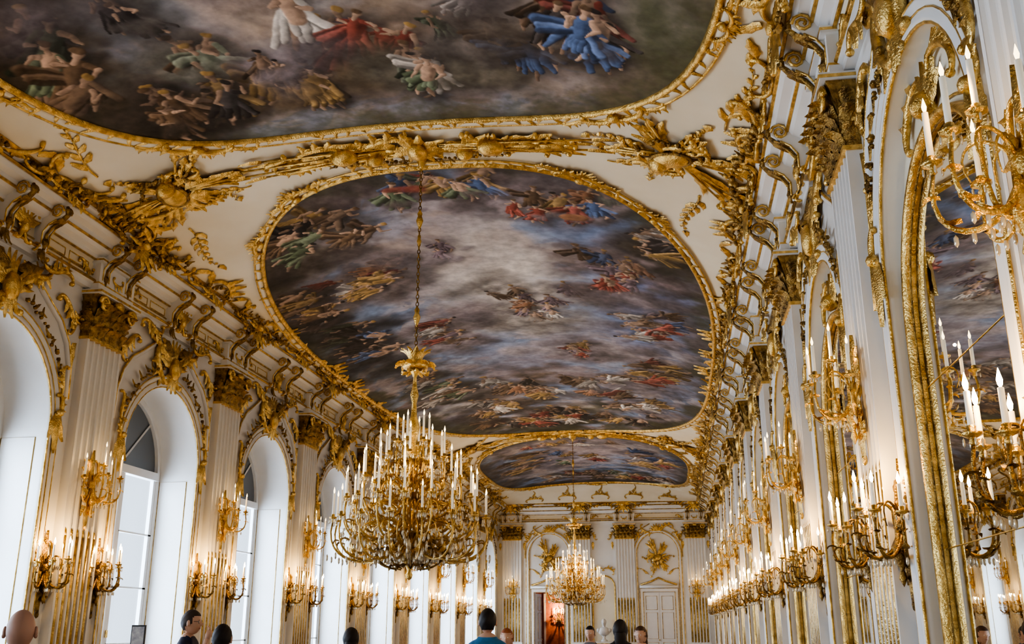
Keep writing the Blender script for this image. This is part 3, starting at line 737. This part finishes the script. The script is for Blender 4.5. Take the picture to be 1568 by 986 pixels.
f=Fresco(5.4,5.5,3.85,3.8,860,580); base(f,101)
f.C=f.C*.7+np.array((.24,.19,.14))*.45
glow(f,-.25,7.8,2.7,2.4,(.42,.34,.25),.9); glow(f,-.3,7.9,1.2,1.0,(.58,.47,.32),.85); glow(f,-2.0,7.7,1.1,1.4,(.29,.32,.35),.75); glow(f,1.6,7.9,1.6,1.6,(.34,.30,.28),.75)
for k in range(12): f.cloud(R(-2.6,2.6),R(6.8,9.2),R(.5,.9),R(.2,.5),random.choice(((.38,.31,.26),(.28,.23,.21),(.42,.36,.30),(.29,.31,.33))),14,.4,.45)
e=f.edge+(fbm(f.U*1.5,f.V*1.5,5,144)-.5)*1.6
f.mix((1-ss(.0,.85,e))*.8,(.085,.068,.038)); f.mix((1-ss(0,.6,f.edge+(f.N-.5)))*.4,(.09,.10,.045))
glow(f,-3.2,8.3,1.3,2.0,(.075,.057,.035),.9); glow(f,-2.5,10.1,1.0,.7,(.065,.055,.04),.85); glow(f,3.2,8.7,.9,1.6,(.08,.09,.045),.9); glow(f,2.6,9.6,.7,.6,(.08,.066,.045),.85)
f.group(.15,9.1,5,.6,.25,1.0,-pi/2,[RE,BR,RE,MV],(.28,.22,.17)); f.fig(-.55,8.55,-pi/2,1.3,WH,dim=1.0); f.fig(-.05,8.95,-pi/2+.3,1.05,RE,dim=1)
f.fig(1.25,8.5,-pi/2+.5,.75,WH,dim=1);f.fig(.95,8.9,-pi/2-.3,.7,GR)
f.group(-1.95,9.0,3,.3,.2,1.0,-pi/2,[GR,LG],(.19,.19,.16)); f.group(-1.3,9.8,8,1.0,.22,1.1,-pi/2,[OC,OC,BR,OR],(.15,.11,.065))
f.group(.75,9.75,5,.7,.2,1.0,-pi/2,[LG,WH,MV,GR],(.17,.155,.12)); f.group(1.7,9.3,4,.4,.2,.95,-pi/2,[BL,RE,OC],(.17,.155,.14)); f.group(2.25,8.8,6,.4,.5,1.1,-pi/2,[BL,BR,RE,BL,DK],(.17,.145,.12)); f.fig(2.4,9.0,-pi/2+.2,1.1,BL,dim=1.1)
f.group(-3.1,8.5,5,.35,.8,1.2,-pi/2+.5,[BR,BR,DK,GR],(.09,.07,.045)); f.group(-2.6,9.8,5,.5,.3,1.0,-pi/2,[WH,BR,DK,MV],(.075,.06,.045)); f.group(1.6,7.9,3,.5,.3,.6,-pi/2,[RE,MV])
f.group(-2.15,8.0,2,.15,.2,.7,-pi/2,[DK,DK],(.14,.13,.12)); f.group(-1.0,9.4,2,.3,.2,.7,-pi/2,[BR,MV])
f.group(0,4.0,20,2.8,2.3,1,-pi/2,COLS)
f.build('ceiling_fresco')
f=Fresco(38.1,5.4,3.85,3.4,340,250); base(f,201); f.C*=.85
glow(f,0,36.5,2,2.5,(.36,.31,.31),.7)
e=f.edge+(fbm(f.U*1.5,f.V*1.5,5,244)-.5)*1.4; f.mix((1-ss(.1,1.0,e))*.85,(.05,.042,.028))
f.group(0,41.6,20,2.6,.9,1.5,-pi/2,[BR,OC,RE,GR,WH],(.10,.08,.055)); f.group(-2.5,37,7,.7,2,1.5,-.6,[BR,DK,OC],(.10,.08,.055)); f.group(2.5,37,9,.7,2,1.5,pi-.6,[WH,OC,BL,RE]); f.group(0,37,6,1.2,1.5,1.3,-pi/2,COLS); f.group(0,34,8,2,.5,1,-pi/2,COLS)
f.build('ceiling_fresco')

# gilt frames of the frescoes
def outline(yc,hl,hw,n,N=160):
    pts=[]
    for i in range(N):
        a=2*pi*i/N;c,s=math.cos(a),math.sin(a)
        r=(abs(c)**n+abs(s)**n)**(-1/n); pts.append((hw*c*r,yc+hl*s*r))
    nr=[]
    for i in range(N):
        p,q=pts[i-1],pts[(i+1)%N];dx,dy=q[0]-p[0],q[1]-p[1];l=math.hypot(dx,dy);nr.append((dy/l,-dx/l))
    return pts,nr
def flourish(mb,u,v,a,S,h=.04):
    mb.mat=G_
    for k in range(7): mb.leaf(u,v,a+(k-3)*.33,S*R(.38,.5),S*.13,h,bend=R(-.2,.2))
    for sg in (-1,1):
        mb.rs(u+S*.32*math.cos(a+sg*pi/2),v+S*.32*math.sin(a+sg*pi/2),a+pi/2+sg*.25,S*.62,'C',1,S*.055,h+.02)
        b=a+sg*pi/2; mb.leaf(u+S*.5*math.cos(b),v+S*.5*math.sin(b),b-sg*.2,S*.6,S*.16,h,bend=sg*.5)
        mb.rs(u+S*.85*math.cos(b),v+S*.85*math.sin(b),b,S*.5,'S',sg,S*.04,h)
    mb.blob(u,v,h+S*.08,S*.1,S*.13,S*.08,8,5,a)
for yc,hl,hw,n,cor in ((21.95,9.8,4.16,2.9,((62,.7),(78,.8),(102,.8),(118,.7),(-50,.7),(-62,.8),(-118,.8),(-130,.7),(90,1.0))),(5.4,5.5,3.85,3.8,((0,.8),(30,.6),(55,.9),(125,.9),(150,.6),(180,.8))),(38.1,5.4,3.85,3.4,((0,.9),(50,1),(130,1),(180,.9),(-50,1),(-130,1),(90,1),(-90,1)))):
    pts,nr=outline(yc,hl,hw,n); mb=MB();mb.T=TC
    wide=.15 if hw<4 else .12
    mb.mat=G_; mb.sweep(pts,nr,[(-.03,.0),(-.03,.05),(.0,.08),(.035,.06),(.045,.02)],True)
    mb.mat=C_; mb.sweep(pts,nr,[(.045,.02),(.06,.04),(wide,.045),(wide+.02,0)],True)
    mb.mat=G_; mb.sweep(pts,nr,bead(wide+.01,.018,.04),True)
    for i in range(0,160):
        p,q=pts[i],nr[i]; a=math.atan2(q[1],q[0])
        mb.leaf(p[0]+q[0]*.02,p[1]+q[1]*.02,a+R(-1.2,1.2),R(.09,.17),.06,.05,bend=R(-1,1),n=5)
    for dg,S in cor:
        i=int(round((dg%360)/360*160))%160; p,q=pts[i],nr[i]
        flourish(mb,p[0]+q[0]*.08,p[1]+q[1]*.08,math.atan2(q[1],q[0]),S*.75)
    obj('trim_fresco_frame',mesh('trim_fresco_frame',mb))

def trophy(mb,u,v,ang,S,h=.02,n=15):
    mb.mat=G_
    for b,(da,L0) in enumerate(((.35,1.15),(-.55,.95),(pi-.5,.8),(pi+.6,.85),(1.35,.6),(-1.6,.65))):
        for k in range(3):
            a=ang+da+(k-1)*.13+R(-.04,.04); L=S*L0*R(.8,1.05)
            mb.tube([(u+.05*S*math.cos(a),v+.05*S*math.sin(a),h+.05),(u+L*.85*math.cos(a),v+L*.85*math.sin(a),h+.05)],.016*S,5)
            mb.leaf(u+L*.8*math.cos(a),v+L*.8*math.sin(a),a,L*.22,.09*S,h+.03)
        a=ang+da
        if b in (0,1,3):
            for k in range(3): mb.leaf(u+S*L0*.3*math.cos(a),v+S*L0*.3*math.sin(a),a+.3-.25*k,S*L0*.6,.16*S,h+.015*k,.05*S,bend=.5-.3*k)
        else:
            mb.spray(u+.2*S*math.cos(a),v+.2*S*math.sin(a),a,S*L0*.9,R(-.6,.6),.014*S,h,.12*S)
    for k in range(6):
        a=R(0,2*pi); r=S*R(.25,.5); mb.rs(u+r*math.cos(a),v+r*math.sin(a),a+R(0,1.5),S*R(.35,.55),random.choice('CS'),random.choice((-1,1)),.032*S,h+.06)
    for k in range(9): a=R(0,2*pi); mb.leaf(u+.15*S*math.cos(a),v+.15*S*math.sin(a),a,S*R(.3,.5),S*.13,h+.05,bend=R(-.8,.8))
    mb.blob(u-.03*S,v,h+.09,.15*S,.25*S,.08*S,14,6,ang+.5)
    mb.blob(u+.22*S*math.cos(ang+2),v+.22*S*math.sin(ang+2),h+.12,.11*S,.13*S,.1*S,10,6)
    mb.mat=B_
    mb.tube([(u-.03*S+math.cos(ang+.5)*.15*S*math.cos(t*pi/9)-math.sin(ang+.5)*.26*S*math.sin(t*pi/9),v+math.sin(ang+.5)*.15*S*math.cos(t*pi/9)+math.cos(ang+.5)*.26*S*math.sin(t*pi/9),h+.1) for t in range(18)],.022*S,5,True)
    mb.garland([(u-.4*S,v-.1*S),(u-.2*S,v-.38*S),(u+.15*S,v-.35*S),(u+.35*S,v-.1*S)],.05*S,h+.06)
def band(y,sgn):
    mb=MB();mb.T=TC;mb.mat=G_
    for sg in (-1,1):
        for k,(x,s) in enumerate(((.35,.75),(.85,.8),(1.35,.65),(1.8,.5))):
            mb.rs(sg*x,y+.11*(1 if k%2 else -1),(.15 if k%2 else -.15),s,'C',sg*(1 if k%2 else -1),.045,.06)
            mb.rs(sg*(x+.15),y-.12*(1 if k%2 else -1),.2*sg,s*.8,'S',sg,.034,.07)
        for k in range(11):
            a=(0 if sg>0 else pi)+R(-.4,.4); x=sg*R(.2,1.8); L=R(.4,.8)
            mb.leaf(x,y+R(-.14,.14),a,L,R(.11,.18),.05,.06,bend=R(-.5,.5))
        for k in range(4):
            a=(.13*k-.2)*1.0; L=R(1.9,2.6)
            mb.tube([(sg*.3,y+.05*k-.08,.07),(sg*L,y+math.sin(a)*L*.5,.06)],.015,5); mb.leaf(sg*L,y+math.sin(a)*L*.5,(a*.6 if sg>0 else pi-a*.6),.32,.09,.05)
        mb.blob(sg*1.0,y-.05,.12,.2,.15,.12,10,6); mb.blob(sg*.62,y+.12,.12,.12,.1,.1,10,6)
        mb.spray(sg*2.2,y-.05,(0 if sg>0 else pi)+.1,.9,.4*sg,.014,.01,.09)
        mb.spray(sg*2.5,y+.4*sgn,(.2 if sg>0 else pi-.2),.8,-.6*sg,.012,.01,.08)
        mb.spray(sg*3.7,y+1.0*sgn,sgn*pi/2,1.3,.3,.016,.01,.10); mb.spray(sg*3.95,y-1.0*sgn,-sgn*pi/2,1.4,.3,.016,.01,.10)
        trophy(mb,sg*3.35,y-.1,(0 if sg>0 else pi)+.5*sg*sgn,1.1)
        mb.mat=G_
        for k in range(5): mb.rs(sg*(4.2-.05*abs(k-2)),y-1.4+.7*k,pi/2+R(-.3,.3),.7,'CS'[k%2],sg,.04,.05)
        mb.mat=B_; mb.garland([(sg*4.3,y-1.8),(sg*4.2,y-.8),(sg*4.05,y),(sg*4.2,y+.8),(sg*4.3,y+1.8)],.07,.06); mb.mat=G_
    mb.mat=G_
    for k in range(11): mb.leaf(0,y,2*pi*k/11+R(-.2,.2),R(.35,.5),.16,.08)
    mb.blob(0,y,.12,.14,.2,.1,10,6)
    mb.mat=B_; mb.garland([(-1.2,y+.22),(-.4,y+.3),(.4,y+.3),(1.2,y+.22)],.045,.08)
    obj('ceiling_gilding',mesh('ceiling_gilding',mb))
band(11.52,1); band(32.2,1)
mb=MB();mb.T=TC
for sg in (-1,1):
    for i in range(int((YE-YB-2)/1.39)):
        y=YB+1+i*1.39+R(-.15,.15); mb.mat=G_
        mb.rs(sg*4.22,y,pi/2+R(-.25,.25),R(.65,.95),random.choice('CS'),random.choice((sg,sg,-sg)),.035,.03)
        mb.leaf(sg*4.18,y+.5,pi/2+sg*.6,R(.25,.42),.12,.02,bend=R(-.5,.5)); mb.leaf(sg*4.18,y-.4,-pi/2-sg*.5,R(.25,.42),.12,.02,bend=R(-.5,.5))
        if 13<y<31 or 33<y: mb.mat=B_; mb.garland([(sg*4.25,y-.5),(sg*R(4.12,4.2),y),(sg*4.25,y+.5)],.05,.04,.7)
for u in (-3,-1.5,0,1.5,3):
    mb.mat=G_; mb.rs(u,YE-.9,0,.8,'C',1,.03,.03); mb.spray(u,YE-1.1,-pi/2,.7,.4,.012,.01,.07)
obj('ceiling_gilding',mesh('ceiling_gilding',mb))

# ------------------------------------------------------------ end wall fittings
TE=lambda p:(XC+p[0],YE-p[2],p[1])
for dx in (-4.15,-1.0,1.0,4.15): obj('trim_pilaster',PM,(XC+dx,YE,0),-pi/2)
for sg in (-1,1):
    mb=MB();mb.T=TE; c=sg*2.45
    sh=lambda L:[(p[0]+c,p[1]) for p in L]
    pts,nr=archpath(.93,4.75,0); mb.mat=S_; mb.sweep(sh(pts),nr,[(0,0),(0,.06),(.05,.08),(.1,.05),(.13,0)])
    mb.mat=G_; mb.sweep(sh(pts),nr,bead(0,.018,.06)); mb.sweep(sh(pts),nr,bead(.13,.018,.03))
    mb.sm=False;mb.mat=S_
    a,b=c-.7,c+.7
    for x0,x1,z0,z1 in ((a-.14,a,0,DZ+.14),(b,b+.14,0,DZ+.14),(a,b,DZ,DZ+.14)):
        mb.add([(x0,z0,0),(x1,z0,0),(x1,z1,0),(x0,z1,0),(x0,z0,.08),(x1,z0,.08),(x1,z1,.08),(x0,z1,.08)],[(4,5,6,7),(0,1,5,4),(1,2,6,5),(2,3,7,6),(3,0,4,7)])
    mb.sm=True;mb.mat=G_
    for k in (-.14,-.0): mb.tube([(a+k,0,.085),(a+k,DZ-k,.085),(b-k,DZ-k,.085),(b-k,0,.085)],.016,4)
    mb.tube([(a-.1,DZ+.3,.12),(c-.3,DZ+.45,.12),(c,DZ+.6,.14),(c+.3,DZ+.45,.12),(b+.1,DZ+.3,.12)],.045,6)
    mb.mat=S_; mb.tube([(a-.15,DZ+.22,.08),(b+.15,DZ+.22,.08)],.07,6)
    mb.mat=G_; trophy(mb,c,4.55,pi/2,.85,.03,17)
    mb.mat=G_
    for q in (-1,1):
        mb.rs(c+q*.45,5.85,q*.5,.6,'C',-q,.04,.05); mb.spray(c+q*.4,3.85,(0 if q>0 else pi)+q*.3,.5,.5*q,.012,.02,.07)
        mb.rs(c+q*.9,5.5,pi/2+q*.5,.5,'S',q,.03,.05)
        mb.tube([(c+q*1.12,4.6,.03),(c+q*1.08,5.3,.03),(c+q*.8,5.8,.03),(c+q*.3,6.08,.03)],.02,5)
    for k in range(7): mb.leaf(c,5.75,pi*(.1+.8*k/6),.35,.12,.05)
    obj('trim_overdoor',mesh('trim_overdoor',mb))
def doorleaf(w,h):
    mb=MB();mb.mat=P_;mb.box(0,w,-.03,.03,0,h);mb.mat=G_
    for sy in (-.035,.035):
        for z0,z1 in ((.15,.95),(1.1,2.2),(2.32,h-.15)): mb.tube([(.1,sy,z0),(w-.1,sy,z0),(w-.1,sy,z1),(.1,sy,z1)],.012,4,True)
    mb.blob(w-.06,-.06,1.05,.03)
    return mesh('door_leaf',mb)
DL=doorleaf(.69,3.05)
d=empty('door_1',(DX0,YE+.4,0)); obj('leaf_left',DL,(0.03,.12,0.01),math.radians(80),d); obj('leaf_right',DL,(1.37,.12,0.01),math.radians(100),d)
d=empty('door_2',(XC+1.75,YE-.045,0)); obj('leaf_left',DL,(0.005,0,0.01),0,d); obj('leaf_right',DL,(1.395,0,.01),pi,d)
o=obj('wall_sconce',SL,(XC-2.6,YE+4.98,2.2),-pi/2); plight(o,(.35,0,.2),170,.03,(1,.6,.32))
mb=MB();mb.T=TE;mb.mat=G_
pts,nr=archpath(.5,3.3,1.0); mb.sweep(pts,nr,bead(0,.03,.03)); mb.mat=C_; mb.add([(p[0],p[1],.01) for p in pts],[tuple(range(len(pts)))])
mb.mat=G_;mb.rs(.25,4.0,-.4,.5,'C',-1,.03,.05);mb.rs(-.25,4.0,pi+.4,.5,'C',1,.03,.05)
obj('trim_niche',mesh('trim_niche',mb))
mb=MB();mb.mat=MA_;mb.sm=False
mb.box(-.75,.75,-.28,.28,.92,1.0);mb.mat=G_;mb.box(-.7,.7,-.24,.24,.8,.92);mb.sm=True
for x in (-.6,.6):
    mb.tube(bez((x,-.15,.85),(x*1.15,-.3,.6),(x*.7,.1,.3),(x,-.12,.02),10),[.06-.003*i for i in range(11)],8); mb.leaf3((x,-.2,.8),(0,-.3,-1),(0,-1,0),.25,.12,1.5)
mb.tube(bez((-.6,-.1,.3),(-.3,-.1,.15),(.3,-.1,.15),(.6,-.1,.3)),.03,6)
obj('console_table',mesh('console_table',mb),(XC,YE-.52,0))
mb=MB();mb.mat=MA_
mb.lathe([(.14,0),(.14,.05),(.08,.09),(.06,.18),(.10,.24)],16)
mb.blob(0,0,.42,.26,.14,.2,14,8);mb.lathe([(.07,.5),(.06,.62),(.07,.68)],12);mb.blob(0,-.02,.78,.095,.115,.14,14,10);mb.blob(0,-.14,.76,.018,.035,.035);mb.blob(0,.03,.83,.11,.12,.12,12,8)
for sg in(-1,1): mb.blob(sg*.095,0,.77,.015,.025,.035); mb.blob(sg*.24,0,.46,.1,.1,.1)
obj('marble_bust',mesh('marble_bust',mb),(XC,YE-.52,1.0))

# ------------------------------------------------------------ people
def hexm(name,c,r=.7): return pmat(name,c,r,0,tuple(x*.75 for x in c),20)
def head_mesh(mb,cx,cy,cz,k,hairlong,bald,hm,sm,tilt=0):
    seg,rings=40,30; vs=[];fm=[]
    ca,sa=math.cos(tilt),math.sin(tilt)
    for i in range(rings+1):
        ph=-pi/2+pi*i/rings
        for j in range(seg):
            th=2*pi*j/seg; x=math.cos(ph)*math.sin(th);y=math.cos(ph)*math.cos(th);z=math.sin(ph)
            g=lambda px,pz,s:math.exp(-((x-px)**2+(z-pz)**2)/s) if y>0 else 0
            jaw=1-.28*max(0,-z)**1.3*(1 if y>-.2 else .6)
            X=.077*x*jaw;Y=.097*y*(1-.10*max(0,-z)*(y<0)*2)+.0;Z=.118*z
            Y+= .026*g(0,-.18,.012)+.016*g(0,-.02,.01)-.010*(g(.36,.06,.02)+g(-.36,.06,.02))+.006*(g(.35,.25,.03)+g(-.35,.25,.03))+.010*g(0,-.52,.02)+.005*g(0,-.44,.006)+.012*g(0,-.85,.05)
            hair=(z>.45 and y>.1) or (y<=.35 and z>-.25+ .5*max(0,y)) or (y<-.35 and z>-.62)
            if hairlong and y<.1: hair=hair or z>-.9
            if hair and not bald:
                q=.010+.004*math.sin(th*9+i)*.5+(.02 if hairlong else 0); X+=x*q;Y+=y*q;Z+=z*q
            Yr=Y*ca-Z*sa; Zr=Y*sa+Z*ca
            vs.append((cx+X*k,cy+Yr*k,cz+Zr*k)); fm.append(hair and not bald)
    A=[];B=[]
    for i in range(rings):
        for j in range(seg):
            l=(j+1)%seg; q=(i*seg+j,i*seg+l,(i+1)*seg+l,(i+1)*seg+j)
            (B if sum(fm[t] for t in q)>=3 else A).append(q)
    o=len(mb.v); mb.mat=sm; mb.add(vs,A); mb.mat=hm
    mb.f.extend([tuple(t+o for t in q) for q in B]);mb.m.extend([hm]*len(B));mb.s.extend([True]*len(B))
    mb.mat=sm
    for sg in (-1,1):
        mb.blob(cx+sg*.080*k,cy-.005*k,cz-.005*k,.012*k,.022*k,.034*k,8,6); mb.blob(cx+sg*.084*k,cy-.01*k,cz-.025*k,.009*k,.012*k,.014*k,6,4)
    mb.mat=4
    for sg in (-1,1): mb.blob(cx+sg*.029*k,cy+.083*k,cz+.006*k,.012*k,.009*k,.008*k,8,6)
    mb.mat=5; mb.blob(cx,cy+.089*k,cz-.055*k,.024*k,.008*k,.006*k,10,4)
    if hairlong: mb.mat=hm; mb.blob(cx,cy-.07*k,cz-.10*k,.085*k,.055*k,.15*k,14,8)
def person(name,x,y,H,face,top,bot,skin,hair,arms='down',bald=False,longh=False,glasses=False,sleeve=True):
    k=H/1.765
    A={'down':{1:((.245,-.02,1.12),(.26,.06,.88)),-1:((-.245,-.02,1.12),(-.26,.06,.88))},
       'phone':{1:((.27,.16,1.38),(.06,.30,1.66)),-1:((-.27,.16,1.38),(-.06,.30,1.66))},
       'drink':{1:((.27,.20,1.20),(.10,.22,1.50)),-1:((-.245,-.02,1.12),(-.26,.06,.88))}}[arms]
    V=[((0,0,.97),(.155,.115)),((0,0,1.13),(.135,.10)),((0,0,1.32),(.165,.115)),((0,-.01,1.455),(.085,.075)),((0,.0,1.56),(.052,.056))]
    E=[(0,1),(1,2),(2,3),(3,4)];reg=['T','T','T','S']
    for sg in (1,-1):
        i=len(V);V+=[((sg*.165,-.01,1.405),(.068,.066)),(A[sg][0],(.046,.046)),(A[sg][1],(.029,.029))]
        E+=[(3,i),(i,i+1),(i+1,i+2)];reg+=['T','T','T' if not sleeve else 'S']
        i=len(V);V+=[((sg*.09,0,.88),(.092,.1)),((sg*.10,.02,.5),(.062,.065)),((sg*.10,-.02,.10),(.042,.045)),((sg*.12,.15,.045),(.042,.034))]
        E+=[(0,i),(i,i+1),(i+1,i+2),(i+2,i+3)];reg+=['B','B','B','F']
    me=bpy.data.meshes.new('t');me.from_pydata([tuple(c*k for c in v[0]) for v in V],E,[])
    o=bpy.data.objects.new('t',me);COL.objects.link(o)
    sk=o.modifiers.new('s','SKIN');sk.use_smooth_shade=True
    for i,v in enumerate(V):
        me.skin_vertices[0].data[i].radius=(v[1][0]*k,v[1][1]*k); me.skin_vertices[0].data[i].use_root=(i==0)
    sb=o.modifiers.new('b','SUBSURF');sb.levels=2;sb.render_levels=2
    dg=bpy.context.evaluated_depsgraph_get();dg.update()
    bm=bpy.data.meshes.new_from_object(o.evaluated_get(dg)); bpy.data.objects.remove(o)
    ms=[hexm(name+'_top',top),hexm(name+'_trousers',bot),pmat(name+'_skin',skin,.5),pmat(name+'_hair',hair,.6),EYE,LIP,SHOE]
    root=empty(name,(x,y,0),math.radians(face))
    bm.materials.clear()
    for m in ms: bm.materials.append(m)
    P=[Vector(v[0])*k for v in V]
    for p in bm.polygons:
        c=p.center;best=9;bi=0
        for j,(a,b) in enumerate(E):
            ab=P[b]-P[a];t=max(0,min(1,(c-P[a]).dot(ab)/ab.length_squared));d=(c-P[a]-ab*t).length
            if d<best: best=d;bi=j
        p.material_index={'T':0,'B':1,'S':2,'F':6}[reg[bi]]; p.use_smooth=True
        if reg[bi]=='S' and bi==3 and c.z<1.50*k: p.material_index=0
    obj('body',bm,parent=root)
    mb=MB(); head_mesh(mb,0,.015*k,1.648*k,k,longh,bald,3,2)
    if glasses:
        mb.mat=6
        for sg in (-1,1): mb.tube([(sg*.032*k+.024*k*math.cos(t*pi/6),.105*k,1.655*k+.02*k*math.sin(t*pi/6)) for t in range(12)],.0022,4,True); mb.tube([(sg*.056*k,.10*k,1.658*k),(sg*.086*k,.0,1.66*k)],.002,4)
    mb.mat=2
    for sg in (1,-1):
        e_,w_=Vector(A[sg][0])*k,Vector(A[sg][1])*k; d=(w_-e_).normalized()
        side=Vector((0,1,0)) if arms=='down' or (arms=='drink' and sg<0) else Vector((-sg,0,0)); side=(side-d*side.dot(d)).normalized(); nrm=d.cross(side)*sg
        if arms=='down': nrm=Vector((-sg,0,0))
        mb.tube([w_-d*.02,w_+d*.03,w_+d*.075],[.026*k,.034*k,.03*k],8)
        for q in range(4):
            b0=w_+d*.065+side*(.024-.016*q)*k; L=(.068,.076,.07,.055)[q]*k
            mb.tube([b0,b0+d*L*.45,b0+d*L*.75+nrm*L*.25,b0+d*L*.85+nrm*L*.55],[.0095*k,.009*k,.008*k,.006*k],6)
        b0=w_+d*.025+side*.026*k; mb.tube([b0,b0+side*.028*k+d*.02,b0+side*.035*k+d*.05+nrm*.012],[.012*k,.0105*k,.008*k],6)
    obj('head_and_hands',mesh(name+'_head',mb,ms),parent=root)
    return root
EYE=pmat('eye',(.7,.68,.65),.2);LIP=pmat('lips',(.45,.2,.17),.5);SHOE=pmat('shoe',(.03,.03,.03),.4)
SK=(.62,.40,.29);DH=(.02,.014,.012)
person('bald_man',-3.50,5.08,1.69,30,(.10,.10,.12),(.05,.06,.1),(.50,.30,.22),DH,bald=True)
person('man_with_glasses',-4.9,9.85,1.76,-80,(.02,.025,.06),(.08,.08,.09),SK,(.05,.035,.03),'drink',glasses=True)
person('dark_haired_man',-3.62,7.85,1.615,10,(.03,.03,.035),(.04,.05,.09),SK,DH)
person('woman_taking_photo',-2.79,4.76,1.49,0,(.25,.27,.3),(.05,.06,.12),SK,(.10,.05,.03),'phone',longh=True)
person('man_in_blue_shirt',-1.80,9.8,1.765,5,(.05,.22,.44),(.03,.04,.07),SK,DH)
person('dark_haired_woman',-3.75,11.6,1.57,20,(.1,.1,.1),(.04,.04,.05),SK,DH,longh=True)
person('red_haired_woman',-2.3,14.0,1.56,180,(.5,.3,.2),(.1,.1,.15),SK,(.3,.1,.04),longh=True)
person('woman_in_black',-.73,13.7,1.67,0,(.02,.02,.02),(.03,.03,.03),SK,DH,longh=True)
person('man_in_grey',-1.3,15.8,1.61,170,(.2,.2,.22),(.05,.05,.07),SK,DH)
person('woman_in_green',-.50,15.0,1.59,160,(.1,.2,.12),(.05,.05,.07),SK,(.08,.04,.02),longh=True)
mb=MB();mb.mat=0;mb.box(-.039,.039,-.005,.005,0,.155);mb.mat=1;mb.box(-.034,.034,-.007,-.005,.008,.147)
obj('mobile_phone',mesh('mobile_phone',mb,[SHOE,pmat('phone_screen',(.3,.3,.3),.2,0,(.05,.06,.1),30,emis=(.45,.42,.4),es=.3)]),(-2.79,5.04,1.455))

# ------------------------------------------------------------ world, camera
w=bpy.data.worlds.new('world');scene.world=w;w.use_nodes=True
bg=w.node_tree.nodes['Background'];bg.inputs[0].default_value=(.72,.84,1,1);bg.inputs[1].default_value=1.5
cam=bpy.data.cameras.new('camera');cam.lens=34.55;cam.sensor_width=36;cam.clip_end=200;cam.clip_start=.05
co=bpy.data.objects.new('camera',cam);co.location=(0,0,1.6);co.rotation_euler=(math.radians(90+17.24),0,math.radians(9.05));COL.objects.link(co);scene.camera=co
try:
    scene.cycles.sample_clamp_indirect=4; scene.cycles.use_light_tree=True
    scene.view_settings.look='AgX - High Contrast'; scene.view_settings.exposure=-.06
except Exception as ex: print(ex)
